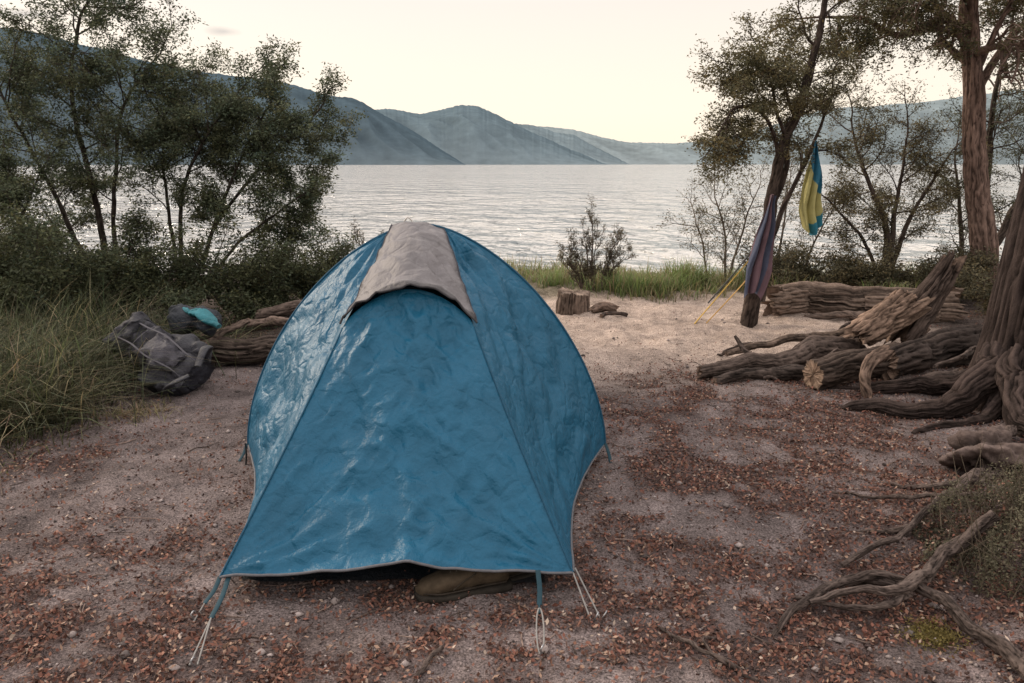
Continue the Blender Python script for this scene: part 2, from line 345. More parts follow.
tree('leaning_tree',[([[5.40,9,-.1],[5.34,9,.4],[5.24,9,.85],[5.06,9,1.65],[4.97,9,2.35],[4.87,9,2.8],[4.8,9,3.6],[4.9,9,4.8]],.15,.06,.62,8,1.0),
 ([[4.9,9,2.65],[4.54,8.9,2.98],[4.05,8.8,2.80],[3.6,8.7,2.95],[3.1,8.6,2.95]],.06,.012,.3,14,.62),
 ([[4.93,9,2.6],[4.7,8.8,3.1],[4.2,8.6,3.4],[3.3,8.4,3.35]],.045,.012,.3,12,.7),
 ([[4.97,9,2.2],[5.25,9,2.75],[5.6,9,3.1],[6.0,8.9,3.4]],.055,.015,.25,10,.65),
 ([[4.95,9,2.4],[5.1,8.9,2.9],[5.2,8.8,3.3],[5.3,8.6,3.6]],.04,.012,.3,9,.6),
 ([[4.54,8.9,2.98],[4.2,8.9,3.4],[3.9,8.8,4.]],.04,.012,.3,8,.7)],ce)
cg=dict(cr); cg.update(leaf=(.125,.108,.060),leaves=24,spread=.042,trop=.03,bark=(.080,.062,.053),kids=[5,6],ll=.031,lw=.012)
g0=[4.5,9.6,-.05]
tree('manuka_tree',[([g0,[4.45,9.6,.75],[4.1,9.6,1.5],[3.95,9.6,1.9]],.05,.012,.33,11,.5),([g0,[4.55,9.6,.9],[4.6,9.6,1.8]],.045,.012,.33,11,.5),
 ([g0,[4.7,9.6,.8],[5.05,9.6,1.5]],.04,.012,.3,9,.5),([g0,[4.2,9.6,.6],[3.7,9.5,1.1]],.03,.01,.3,8,.4)],cg)
tree('manuka_tree.001',[([[6.0,10.3,0],[6.0,10.3,1.2],[5.9,10.2,2.2],[6.0,10.2,3.0]],.08,.015,.2,14,.7),([[6.0,10.3,0],[6.5,10.3,1.2],[6.8,10.2,2.2]],.06,.015,.2,10,.7),([[5.6,9.9,0],[5.5,9.9,.8],[5.35,9.9,1.5]],.04,.012,.2,8,.5)],dict(cg,leaves=24,leaf=(.085,.085,.048)))
ct=dict(cg); ct.update(leaves=7,kids=[5,5],bark=(.16,.13,.105),trop=.12)
tree('bare_shrub',[([[2.75,10.2,-.05],[2.7,10.2,.6],[2.55,10.2,1.1]],.02,.008,.15,9,.35),([[2.75,10.2,-.05],[2.9,10.2,.6],[3.05,10.2,1.1]],.02,.008,.15,9,.35),([[2.5,10.1,-.05],[2.4,10.1,.5],[2.3,10.1,.8]],.015,.007,.15,6,.3)],ct)
tree('bare_shrub.001',[([[3.3,10.0,-.05],[3.35,10,.6],[3.4,10,1.2]],.02,.008,.15,9,.35),([[3.6,9.9,-.05],[3.7,9.9,.5],[3.9,9.9,.9]],.02,.008,.15,7,.32)],ct)
cs=dict(cg); cs.update(leaves=7,leaf=(.105,.09,.06),bark=(.10,.075,.064),trop=.30,spread=.016,ll=.024,lw=.009,kids=[4,4],wob=.10)
sl=[]
for k in range(14):
    o=rng.uniform(-1,1); ex=.98+.36*o; h=rng.uniform(.6,1.12)*(1-.5*abs(o)); sl.append(([[.97+.12*o,9.5+rng.normal(0,.05),0],[(ex*.6+.97*.4),9.5,h*.5],[ex,9.5+rng.normal(0,.1),h*.9]],.008,.003,.1,5,.14))
tree('sapling',sl,cs)
tree('sapling.001',[([[-1.7,9.5,0],[-1.75,9.5,.4],[-1.85,9.5,.7]],.009,.004,.4,5,.12),([[-1.7,9.5,0],[-1.6,9.5,.35],[-1.55,9.5,.6]],.008,.004,.3,5,.10)],cs)
for i,(x,y,h) in enumerate([(3.9,9.0,.30),(4.7,8.9,.36),(5.0,8.2,.34),(5.9,9.2,.6),(3.3,9.6,.3),(5.6,7.6,.5)]):
    lm=[]
    for k in range(5):
        an=rng.uniform(0,6.28); e=[x+math.cos(an)*h,y+math.sin(an)*h*.6,h*rng.uniform(.5,1)]
        lm.append(([[x,y,0],[(x+e[0])/2,(y+e[1])/2,h*.5],e],.012,.006,.1,5,.28))
    tree('low_shrub'+('' if i==0 else '.%03d'%i),lm,dict(cu,leaf=(.105,.092,.055),leaves=13))
# near right big tree
B=MB(); LC=[]; DB=(.048,.035,.031)
def fl(s,P): return .24*np.exp(-np.clip(P[:,2]+.05,0,9)/.20)
PT=rough(B,[[3.2,4.75,-.1],[3.17,4.72,.35],[3.2,4.72,1.0],[3.3,4.78,1.9],[3.5,4.9,3.2],[3.7,5,4.5]],.30,.17,DB,seed=3,res=.013,freq=8,amp=.11,lump=.13,flare=fl,crackc=.12,maxn=300,tone2=.4,long=1.0)
for e in ([4.8,5.2,5.3],[3.0,5.6,5.6],[2.6,4.2,5.6],[4.0,3.8,5.8]):
    Pl=catmull([PT[-8],(PT[-1]+A(e))/2+A([0,0,.2]),e],14); tube(B,Pl,np.linspace(.12,.02,14),10,(.08,.06,.05),0)
    for j in range(7): branch(B,LC,Pl[5+j],nrm(rng.normal(size=3)+A([0,0,.3])),.8,.015,2,ce)
for si,(pts,r0,r1) in enumerate((([[3.0,4.65,.30],[2.75,4.55,.13],[2.5,4.58,.05],[2.25,4.72,.0],[2.05,4.85,-.03]],.12,.02),([[2.98,4.5,.28],[2.8,4.25,.09],[2.74,4.0,.03],[2.6,3.7,-.02]],.11,.02),
    ([[3.05,4.5,.3],[2.9,4.8,.15],[2.6,4.98,.05],[2.3,5.2,.0],[2.1,5.25,-.04]],.11,.02),([[3.1,4.4,.25],[3.02,4.1,.09],[3.1,3.7,.05],[3.0,3.2,.0]],.12,.03),([[3.0,4.6,.2],[2.7,4.40,.04],[2.45,4.42,.01],[2.3,4.35,-.02]],.07,.012),([[3.2,4.7,.2],[3.6,4.5,.1],[4.1,4.6,0]],.13,.04))):
    Pl=catmull(pts,40); Pl[:,2]+=gz(Pl[:,0],Pl[:,1])
    rough(B,Pl,r0,r1,DB,seed=si+1,res=.011,freq=3.5,amp=.2,lump=.28,wig=.06,crackc=.12)
P_=np.concatenate([x[0] for x in LC]); cc=np.concatenate([x[1] for x in LC]); leaves(B,P_,.04,.018,cc,1)
B.build('old_tree',[M_bark,M_leaf])
roots=[([[.87,2.36,.0],[1.02,2.5,.04],[1.21,2.6,.06],[1.38,2.55,.06],[1.47,2.35,.04],[1.52,2.15,.03],[1.56,1.95,.0]],.012,.028),
 ([[1.05,2.5,.04],[1.2,2.52,.07],[1.36,2.5,.07],[1.6,2.7,.1],[1.8,2.75,.12]],.010,.03),
 ([[1.27,2.8,.0],[1.4,2.85,.04],[1.55,2.95,.04],[1.72,3.1,.04],[1.9,3.27,.04],[2.3,3.65,.04],[2.7,4.1,.04]],.010,.030),
 ([[1.12,2.72,.0],[1.25,2.62,.04],[1.33,2.56,.05]],.007,.016),
 ([[1.0,2.58,.0],[1.1,2.49,.03],[1.25,2.44,.04],[1.38,2.5,.05]],.006,.016),
 ([[1.4,3.1,.0],[1.5,3.05,.02],[1.62,2.98,.04]],.006,.014),
 ([[1.75,3.6,.0],[1.85,3.45,.02],[2.05,3.42,.02],[2.35,3.6,.02]],.008,.018),
 ([[1.5,3.5,-.01],[1.65,3.3,.02],[1.8,3.2,.03],[2.0,3.1,.05]],.006,.014),
 ([[.48,2.42,.0],[.55,2.3,.02],[.63,2.2,.02],[.74,2.12,.0]],.006,.010),
 ([[.62,2.2,.0],[.6,2.28,.02],[.66,2.33,.01]],.004,.006),
 ([[-.30,2.08,.0],[-.25,2.17,.02],[-.22,2.24,.01]],.007,.008)]
B=MB()
for i,(pts,r0,r1) in enumerate(roots):
    Pl=catmull(pts,60); Pl[:,2]+=gz(Pl[:,0],Pl[:,1])
    rough(B,Pl,r0,r1,(.092,.070,.061),seed=i,res=.0045,freq=2.6,amp=.22,lump=.35,wig=.035,cap=True,crackc=.2)
B.build('exposed_roots',[M_wood])
B=MB(); n=24000
th=rng.uniform(0,6.28,n); rr=np.sqrt(rng.random(n)); X=2.02+.44*rr*np.cos(th); Y=2.74+.42*rr*np.sin(th)
X=X+.07*vn(Y*9,X*9,1)
cl_=np.clip(1+1.3*vn(X*8,Y*8,2),.1,2)
Z=gz(X,Y)+.19*np.sqrt(np.clip(1-rr**2,0,1))*cl_*rng.uniform(.35,1.15,n)
leaves(B,np.stack([X,Y,Z],1),.012,.007,A([.11,.10,.066])*(.35+.5*cl_)[:,None]*rng.uniform(.4,1.6,(n,1)),1,.4)
for k in range(150):
    t=rng.uniform(0,6.28); r_=rng.uniform(.1,.42); x=2+r_*math.cos(t); y=2.72+r_*math.sin(t); z=float(gz(x,y))
    tube(B,[[x,y,z],[x+rng.normal(0,.03),y+rng.normal(0,.03),z+.1],[x+rng.normal(0,.06),y+rng.normal(0,.06),z+.22*rng.random()+.08]],[.003,.002,.001],4,(.1,.08,.06),0)
B.build('creeping_shrub',[M_bark,M_leaf])
B=MB(); n=2600; X=rng.normal(1.37,.04,n);Y=rng.normal(2.33,.035,n); leaves(B,np.stack([X,Y,gz(X,Y)+rng.uniform(0,.02,n)],1),.010,.005,A([.17,.135,.045])*rng.uniform(.4,1.5,(n,1)),0,.4); B.build('moss_patch',[M_leaf])
def rock(name,c,r,sq=(1,1,.7),seed=0,col=(.2,.16,.14)):
    B=MB(); n=70;m=100; ph=np.linspace(0,math.pi,n)[:,None]; th=(np.arange(m)*2*math.pi/m)[None]
    d=np.stack([np.sin(ph)*np.cos(th),np.sin(ph)*np.sin(th),np.cos(ph)*np.ones_like(th)],-1)
    f=1+.35*vn(d[...,0]*1.7+seed*5,d[...,1]*1.7+d[...,2]*2,seed)+.22*vn(d[...,0]*5+d[...,2]*3,d[...,1]*5,seed+1)+.12*fbm(d[...,0]*12,d[...,1]*12+d[...,2]*9,seed+2,3)
    V=d*f[...,None]*r*A(sq)+A(c)
    B.add(V.reshape(-1,3),grid_faces(n,m,True),(A(col)*np.clip(.7+1.2*(f[...,None]-1),.15,1.6)).reshape(-1,3)); B.build(name,[M_stone])
rock('rock',[2.35,3.72,.10],.16,(1.1,.9,.75),1,(.12,.09,.08)); rock('rock.001',[2.62,3.45,.08],.15,(1,1,.7),2,(.11,.085,.075))
rock('rock.002',[2.55,4.05,.02],.09,(1,1,.6),3,(.11,.08,.07))
# ---------------------------------------------------------------- grasses
def rc(n,base,v=.25): return A(base)*rng.uniform(1-v,1+v,(n,1))*(1+rng.normal(0,.08,(n,3)))
B=MB(); n=17000
X=rng.uniform(-2.6,7,n); Y=rng.uniform(8.9,12.2,n); k=(fbm(X*1.3,Y*1.3,2,3)+.14+.2*(X>1))+.22*sm(Y,9,9.8)>.10+.5*rng.random(n)*.5; X,Y=X[k],Y[k]; n=len(X)
h=rng.uniform(.07,.26,n)*(1+.8*vn(X*1.6,Y*1.6,3)); cols=np.where(rng.random((n,1))<.45,rc(n,(.27,.23,.125)),rc(n,(.16,.18,.075)))
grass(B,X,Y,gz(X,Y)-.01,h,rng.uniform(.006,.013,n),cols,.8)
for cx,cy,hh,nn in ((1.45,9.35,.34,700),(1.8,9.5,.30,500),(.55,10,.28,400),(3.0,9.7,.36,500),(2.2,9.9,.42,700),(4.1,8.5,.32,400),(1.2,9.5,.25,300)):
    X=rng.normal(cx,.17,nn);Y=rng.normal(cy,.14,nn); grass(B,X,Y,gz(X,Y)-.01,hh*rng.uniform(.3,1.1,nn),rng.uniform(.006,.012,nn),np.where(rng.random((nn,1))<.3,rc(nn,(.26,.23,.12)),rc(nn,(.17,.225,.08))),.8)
B.build('shore_grass',[M_grass])
B=MB()
for cx,cy,sx,hh,nn,co in ((-3.05,5.1,.22,.55,1500,(.085,.092,.05)),(-3.45,4.8,.3,.68,1700,(.075,.084,.045)),(-2.85,4.55,.16,.38,800,(.10,.098,.056)),(-3.0,4.5,.2,.48,900,(.085,.09,.05)),(-3.15,4.2,.25,.34,800,(.09,.09,.05)),(-3.3,5.9,.35,.72,1500,(.068,.078,.042)),(-2.95,5.9,.2,.5,600,(.078,.085,.046)),(-4.1,5.6,.4,.75,1500,(.065,.074,.04)),(-2.65,6.3,.25,.42,600,(.075,.08,.042)),(-2.35,4.72,.13,.09,350,(.25,.20,.12)),(-3.0,4.05,.25,.18,500,(.12,.12,.06))):
    X=rng.normal(cx,sx,nn);Y=rng.normal(cy,sx*.8,nn); cols=np.where(rng.random((nn,1))<.16,rc(nn,(.27,.23,.14)),rc(nn,co,.6))
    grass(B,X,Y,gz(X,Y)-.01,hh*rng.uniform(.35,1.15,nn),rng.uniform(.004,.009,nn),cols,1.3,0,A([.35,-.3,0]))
B.build('tussock_grass',[M_grass])
# ---------------------------------------------------------------- litter, twigs, pebbles
n=620000; X=rng.uniform(-5,5.5,n); Y=1.5+7.5*rng.random(n)**1.45; k=(rng.random(n)<litd(X,Y)*.72)&(np.abs(X)<Y*.72+.6); X,Y=X[k],Y[k]; n=len(X)
pal=A([[.165,.073,.053],[.20,.102,.072],[.28,.185,.135],[.078,.046,.038],[.135,.075,.058],[.36,.28,.225],[.115,.056,.043]])
cols=pal[rng.choice(7,n,p=[.20,.17,.09,.25,.15,.03,.11])]*rng.uniform(.55,1.3,(n,1))
B=MB(); leaves(B,np.stack([X,Y,gz(X,Y)+rng.uniform(.001,.014,n)],1),.020,.011,cols,0,.58); B.build('leaf_litter',[M_litter])
B=MB()
for i in range(2200):
    x=rng.uniform(-3,3.8); y=rng.uniform(1.9,6.5)
    if rng.random()>.25+litd(x,y): continue
    l=rng.uniform(.02,.13)*(1 if rng.random()<.93 else 2.2); an=rng.uniform(0,6.28); r=rng.uniform(.0009,.0028)*(1+l*2)
    q=[[x+math.cos(an)*l*t+rng.normal(0,.006),y+math.sin(an)*l*t+rng.normal(0,.006),0] for t in (0,.33,.66,1)]
    q=A(q); q[:,2]=gz(q[:,0],q[:,1])+r+rng.uniform(0,.006); tube(B,q,[r,r*.9,r*.8,r*.5],5,A([.13,.095,.08])*rng.uniform(.35,1.9),0)
B.build('fallen_twigs',[M_wood])
B=MB()
for i in range(3600):
    y=1.9+6*rng.random()**1.5; x=rng.uniform(-.7,.7)*y; r=rng.uniform(.003,.009)*(1+ (rng.random()<.05)*1.3)
    z=float(gz(x,y)); d=A([[1,0,0],[0,1,0],[-1,0,0],[0,-1,0],[0,0,.7],[0,0,-.7]])*r*rng.uniform(.7,1.3,(6,1))+A([x,y,z+r*.3])
    B.add(d,[[0,1,4],[1,2,4],[2,3,4],[3,0,4],[1,0,5],[2,1,5],[3,2,5],[0,3,5]],A([.22,.185,.175])*rng.uniform(.3,1.7),0)
B.build('pebbles',[M_stone])
# ---------------------------------------------------------------- driftwood and logs
W=(.082,.062,.053)
def mklog(name,items):
    B=MB()
    for it in items:
        kw=dict(res=.011,freq=4.5,amp=.18,lump=.18,cap=True,endmat=1,endcol=(.18,.125,.095),rag=.35,wig=.05,mat=0,crackc=.2,tone2=.4); kw.update(it); rough(B,**kw)
    return B.build(name,[M_wood,M_cut])
mklog('driftwood_log',[dict(pts=[[1.36,5.50,.05],[1.75,5.58,.09],[2.2,5.78,.12],[2.65,5.95,.14]],r0=.05,r1=.10,col=W,seed=1),
   dict(pts=[[1.75,5.56,.12],[1.66,5.62,.19],[1.62,5.7,.25]],r0=.024,r1=.012,col=W,seed=4),
   dict(pts=[[1.6,5.75,.12],[1.95,5.9,.19],[2.35,6.05,.21],[2.6,6.0,.24]],r0=.022,r1=.040,col=(.12,.088,.07),seed=2)])
mklog('driftwood_log.001',[dict(pts=[[1.40,5.33,.02],[1.6,5.42,.04],[1.8,5.42,.05],[2.05,5.55,.06]],r0=.03,r1=.055,col=(.066,.051,.044),seed=4)])
mklog('sawn_log',[dict(pts=[[2.03,5.22,.12],[2.3,5.35,.14],[2.75,5.55,.15]],r0=.105,r1=.12,col=(.085,.063,.052),seed=3,endcol=(.28,.195,.14),rag=.08,lump=.12,wig=.02)])
mklog('broken_log',[dict(pts=[[2.55,5.75,.26],[2.75,5.85,.36],[3.02,5.98,.48]],r0=.10,r1=.14,col=(.185,.127,.096),seed=5,amp=.24,rag=.9,freq=5,wig=.02)])
mklog('broken_log.001',[dict(pts=[[2.98,6.0,.26],[3.2,6.1,.48],[3.38,6.15,.76]],r0=.14,r1=.075,col=(.085,.062,.052),seed=6,amp=.24,rag=.9,wig=.02)])
mklog('root_stub',[dict(pts=[[2.33,5.0,.0],[2.29,5.02,.12],[2.34,5.08,.22],[2.48,5.2,.27]],r0=.03,r1=.055,col=(.17,.118,.092),seed=7,wig=.03)])
mklog('driftwood_log.002',[dict(pts=[[2.6,5.42,.12],[2.95,5.6,.18],[3.5,5.8,.24]],r0=.12,r1=.14,col=(.052,.040,.035),seed=2)])
mklog('driftwood_log.003',[dict(pts=[[2.42,5.15,.05],[2.7,5.08,.07],[3.0,5.15,.10]],r0=.04,r1=.07,col=(.062,.047,.041),seed=6)])
B=MB()
for i in range(30):
    x=rng.uniform(1.5,3.3); y=rng.uniform(5.35,6.3); z=.03+rng.random()*.16*sm(x,1.4,2.6); l=rng.uniform(.12,.45); an=rng.normal(.3,.6); el_=rng.normal(.03,.15)
    rough(B,[[x,y,z],[x+l*.5*math.cos(an),y+l*.5*math.sin(an),z+l*.5*el_+.02],[x+l*math.cos(an),y+l*math.sin(an),max(z+l*el_,.02)]],rng.uniform(.008,.022),rng.uniform(.005,.012),A(W)*rng.uniform(.5,1.6),seed=i,res=.010,freq=2.5,amp=.2,lump=.3,wig=.08,cap=True,rag=.4)
B.build('branch_debris',[M_wood])
mklog('fallen_trunk',[dict(pts=[[2.62,7.95,.14],[3.3,7.95,.16],[4.3,7.8,.14]],r0=.15,r1=.19,col=(.165,.122,.098),seed=4,rag=.6,wig=.06),dict(pts=[[2.9,7.7,.03],[3.3,7.65,.05],[3.7,7.7,.08]],r0=.03,r1=.05,col=(.12,.09,.075),seed=1)])
mklog('tree_stump',[dict(pts=[[.62,8.15,-.03],[.62,8.15,.10],[.63,8.15,.21]],r0=.18,r1=.16,col=(.16,.118,.095),seed=6,endcol=(.28,.215,.175),rag=.12,wig=.0,lump=.10)])
mklog('wood_chunk',[dict(pts=[[.84,8.0,.03],[.95,8.05,.07],[1.05,8.0,.03]],r0=.055,r1=.045,col=(.14,.10,.08),seed=1,rag=.8),dict(pts=[[.9,7.8,.02],[1.0,7.9,.03],[1.15,7.9,.02]],r0=.02,r1=.02,col=W,seed=2)])
mklog('driftwood_log.004',[dict(pts=[[-2.65,6.0,.10],[-2.1,5.95,.11],[-1.6,6.1,.10]],r0=.12,r1=.10,col=(.095,.072,.06),seed=3),dict(pts=[[-2.35,5.85,.15],[-2.2,6.0,.26],[-2.05,6.1,.34]],r0=.03,r1=.02,col=(.15,.11,.09),seed=5)])
mklog('driftwood_log.005',[dict(pts=[[-2.2,6.9,.2],[-1.7,6.9,.28],[-1.3,7.0,.31]],r0=.05,r1=.07,col=(.10,.075,.063),seed=1),dict(pts=[[-2.6,6.5,.1],[-2.0,6.6,.2],[-1.4,6.5,.12]],r0=.04,r1=.03,col=(.13,.095,.078),seed=6)])
# ---------------------------------------------------------------- TENT
tent=empty('tent')
BL=(.008,.086,.158)
xc=-.45
def hoop(y,a,h,n=61,z0=.06,xo=xc):
    t=np.linspace(0,math.pi,n); c=np.cos(t); s=np.sin(t)
    return np.stack([xo-a*np.sign(c)*np.abs(c)**1.22,np.full(n,y),z0+(h-z0)*s**1.22],1)
def panel(B,Aa,Cc,m,sag,seed,mat=0,col=BL,wr=.012,fl=False,sc_=(6,6)):
    n=len(Aa); t=np.linspace(0,1,m)[None,:,None]; V=Aa[:,None]*(1-t)+Cc[:,None]*t
    u=np.linspace(0,1,n)[:,None]*np.ones((1,m)); v=np.ones((n,1))*np.linspace(0,1,m)[None]
    Nn=nrm(np.cross(np.gradient(V,axis=0),np.gradient(V,axis=1)))
    if fl: Nn=-Nn
    mask=np.clip(4*v*(1-v),0,1)**.6*np.clip(9*u*(1-u)+.15,0,1)
    d=-sag*np.sin(math.pi*v)*np.clip(u*1.3-.1,0,1)
    q=fbm(u*sc_[0]+v*2,v*sc_[1]-u*1.5,seed,4); r=-np.abs(vn(u*sc_[0]*.8+v*3.5,v*sc_[1]*.5-u*3,seed+2))-.6*np.abs(vn(u*sc_[0]*1.7-v*4,v*sc_[1]*1.2+u*3,seed+3))
    d=d+mask*wr*(q+r*.9+.5)
    V=V+Nn*d[...,None]
    B.add(V.reshape(-1,3),grid_faces(n,m),col,mat); return V
H=hoop(4.0,.94,1.21,201)
iL=int(np.argmin(np.abs(H[:100,0]-(-.60)))); iR=100+int(np.argmin(np.abs(H[100:,0]-(-.34))))
nn=110
pL=A([-.735,3.36,.825]); pR=A([-.150,3.36,.83]); cL=A([-1.014,2.536,.10]); cR=A([.214,2.57,.10])
hl=resamp(H[:iL+1][::-1],nn); hr=resamp(H[iR:],nn)
def seam(top,mid,bot,n,sagx):
    k=int(n*.34); a=np.linspace(0,1,k)[:,None]; b=np.linspace(0,1,n-k+1)[1:,None]
    P=np.vstack([top*(1-a)+mid*a,mid*(1-b)+bot*b]); t=np.linspace(0,1,n)
    P[:,0]+=sagx*np.sin(t*math.pi)**1; return P
sL=seam(H[iL],pL,cL,nn,.018); sR=seam(H[iR],pR,cR,nn,-.018)
B=MB()
VL=panel(B,hl,sL,80,-.075,1,wr=.034,fl=True); VR=panel(B,sR,hr,80,-.080,3,wr=.034,fl=True)
k=101; m_=130; t=np.linspace(0,1,k)[:,None]
arch=pL*(1-t)+pR*t; arch[:,2]+=.150*np.sin(t[:,0]*math.pi)**.75; arch[:,1]+=.035*np.sin(t[:,0]*math.pi)
kk=int(nn*.34); lowL=resamp(sL[kk-1:],m_); lowR=resamp(sR[kk-1:],m_)
s=np.linspace(0,1,m_)[:,None,None]; T=t[None]
hem=cL*(1-t)+cR*t; hem[:,1]-=.04*np.sin(t[:,0]*math.pi); hem[:,2]+=.046*np.sin(t[:,0]*math.pi)+.020*np.exp(-((t[:,0]-.53)/.08)**2)+.004*np.sin(t[:,0]*31)
lin=(1-T)*lowL[:,None]+T*lowR[:,None]
V=lin+ (1-s)*(arch-(1-t)*arch[0]-t*arch[-1])[None]+ s*(hem-(1-t)*hem[0]-t*hem[-1])[None]
Nn=nrm(np.cross(np.gradient(V,axis=1),np.gradient(V,axis=0)))
Nn*=np.sign(-Nn[...,1:2])
u=s[...,0]*np.ones((1,k)); v=T[...,0]*np.ones((m_,1))
mask=np.clip(5*v*(1-v),0,1)**.6*np.clip(12*u,0,1)
d=-.05*np.sin(math.pi*u)*np.sin(math.pi*v)**.7+mask*.028*(.3+fbm(v*5+u,u*5,2,4)-.9*np.abs(vn(v*4+u*3,u*4-v*2,4))-.7*np.abs(vn(v*7-u*5,u*6+v*4,5))-.5*np.abs(vn(v*13+u*9,u*14-v*6,6)))
d+=.026*np.exp(-((v-.53-.05*(1-u))/.03)**2)*sm(u,.65,1.)
ang1=np.arctan2(1-u,v+.02); ang2=np.arctan2(1-u,1-v+.02)
d+=mask*.012*np.sin(ang1*26+vn(ang1*9,u*2,1)*2)*np.exp(-np.hypot(1-u,v)/.4)+mask*.012*np.sin(ang2*24+1)*np.exp(-np.hypot(1-u,1-v)/.4)
V=V+Nn*d[...,None]
B.add(V.reshape(-1,3),grid_faces(m_,k),BL,0); hemV=V[-1]
rings=[H]
spec=[(4.15,.93,1.20),(4.45,.88,1.13),(4.8,.84,1.06),(5.2,.78,.94),(5.6,.70,.86),(5.95,.62,.78),(6.3,.5,.5),(6.6,.36,.22),(6.7,.25,.10)]
for (y,a_,h_) in spec: rings.append(hoop(y,a_,h_,201))
R_=A(rings); q=np.linspace(0,len(rings)-1,70); i=np.clip(q.astype(int),0,len(rings)-2); f=(q-i)[:,None,None]
V=R_[i]*(1-f)+R_[i+1]*f
V[...,2]+=.012*fbm(V[...,0]*5,V[...,1]*5,3,3)*np.clip((V[...,1]-4)*4,0,1)
B.add(V.reshape(-1,3),grid_faces(70,201),BL,0)
B.build('flysheet',[M_fly],tent)
B=MB(); top=resamp(H[iL:iR+1],41); t=np.linspace(0,1,41)[:,None]
low=pL*(1-t)+pR*t; low[:,2]+=.165*np.sin(t[:,0]*math.pi)**.75+.006; low[:,1]-=.015*np.sin(t[:,0]*math.pi)+.004
top=top+A([0,0,.008]); g=np.linspace(0,1,60)[:,None,None]
V=top[None]*(1-g)+low[None]*g; V[...,2]+=.030*np.sin(g[...,0]*math.pi)*np.sin(t[:,0]*math.pi)[None]+.012
V[...,2]+=.030*fbm(V[...,0]*9,V[...,1]*9,1,3)-.028*np.abs(vn(V[...,0]*14+V[...,1]*6,V[...,1]*9,2))
edge=(np.abs(t[:,0]-.5)>.455)
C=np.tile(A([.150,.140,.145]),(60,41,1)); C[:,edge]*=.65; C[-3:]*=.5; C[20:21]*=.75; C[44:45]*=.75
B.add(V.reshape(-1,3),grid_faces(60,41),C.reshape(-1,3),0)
V2=V-A([0,0,.006]); B.add(V2.reshape(-1,3),grid_faces(60,41)[:,::-1],(.07,.07,.07),0)
low_e=V[-1]
B.build('hood_patch',[M_patch],tent)
B=MB()
tube(B,low_e,.005,6,(.05,.047,.05)); tube(B,V[:,0],.004,6,(.04,.04,.05)); tube(B,V[:,-1],.004,6,(.04,.04,.05))
tube(B,sL[kk:]+A([0,-.003,.001]),.004,6,(.008,.055,.10)); tube(B,sR[kk:]+A([0,-.003,.001]),.004,6,(.008,.055,.10))
tube(B,H+A([0,0,.001]),.006,8,(.009,.06,.11))
lt=catmull([[-.53,3.97,1.225],[-.51,3.96,1.245],[-.49,3.97,1.225]],10); tube(B,lt,.004,5,(.5,.48,.45))
B.build('seams',[M_rope],tent)
B=MB(); tube(B,hemV+A([0,-.003,0]),.005,6,(.10,.10,.11))
tube(B,VR[-1]+A([.002,0,0]),.005,6,(.10,.10,.11)); tube(B,VL[-1]+A([-.002,0,0]),.005,6,(.10,.10,.11))
B.build('hem_tape',[M_rope],tent)
B=MB(); tube(B,hoop(4.0,.925,1.195,60),.006,8,(.4,.4,.42)); tube(B,hoop(5.95,.6,.765,60),.006,8,(.4,.4,.42)); B.build('poles',[M_metal],tent)
B=MB(); rr=[]
for (y,a_,h_) in [(3.15,.42,.30),(3.3,.58,.50),(3.6,.74,.80),(3.98,.84,1.05),(4.6,.76,.98),(5.3,.68,.80),(5.95,.52,.66),(6.4,.3,.3)]: rr.append(hoop(y,a_,h_,61,.03))
rr=A(rr); B.add(rr.reshape(-1,3),grid_faces(len(rr),61),(.02,.02,.022),0)
f0=rr[0]; c0=f0.mean(0); vv=np.vstack([f0,[c0]]); i=np.arange(60); B.add(vv,np.stack([i,i+1,np.full(60,61)],1),(.02,.02,.022),0)
gxx=np.linspace(-.98,.12,40); gyy=np.linspace(2.64,6.4,60); gX,gY=np.meshgrid(gxx,gyy,indexing='ij'); B.add(np.stack([gX,gY,np.maximum(gz(gX,gY),0)+.022+.006*vn(gX*9,gY*9)],-1).reshape(-1,3),grid_faces(40,60)[:,::-1],(.018,.018,.02),0)
B.build('inner_tent_gap_shade',[M_pack],tent)  # near-black liner and floor added to paint the gap's shade under the hem
B=MB(); D=(.012,.04,.055); Gc=(.22,.21,.20)
def ribbon(p,q,w=.009,col=D):
    P=catmull([p,(A(p)+A(q))/2+A([.004,0,-.004]),q],8); tube(B,P,w,8,col,0,flat=.22)
def gp(x,y,dz=0): return [x,y,float(gz(x,y))+dz]
ribbon(cL,[-1.04,2.45,.05]); ribbon(cL+A([.03,0,0]),[-.985,2.36,.05])
tube(B,[[-1.04,2.45,.05],gp(-1.06,2.40,0)],.003,5,Gc); tube(B,[[-.985,2.36,.05],gp(-.985,2.17,.01)],.003,5,Gc); tube(B,[[-.985,2.36,.05],gp(-.96,2.17,.01)],.003,5,Gc)
e=[.09,2.55,.118]; ribbon(e,[.092,2.44,.05])
t=np.linspace(0,2*math.pi,25); c0=A(gp(.09,2.29,.03))
tube(B,np.stack([c0[0]+.012*np.sin(t),c0[1]+.075*np.cos(t),c0[2]+.035*np.cos(t)],1),.0028,5,Gc)
tube(B,[[.092,2.44,.05],[.091,2.37,.06]],.004,5,D)
tube(B,[cR,gp(.265,2.42,0)],.003,5,Gc); tube(B,[cR+A([.01,.03,0]),gp(.30,2.43,0)],.003,5,Gc)
for x,y in ((-1.39,3.98),(.49,3.98)): ribbon([x,y,.07],gp(x+(.02 if x>0 else -.02),y-.08,.0))
ribbon([-1.37,3.9,.1],gp(-1.36,3.85,-.01),.012,(.03,.03,.03))
B.build('guy_straps',[M_rope],tent)
B=MB()
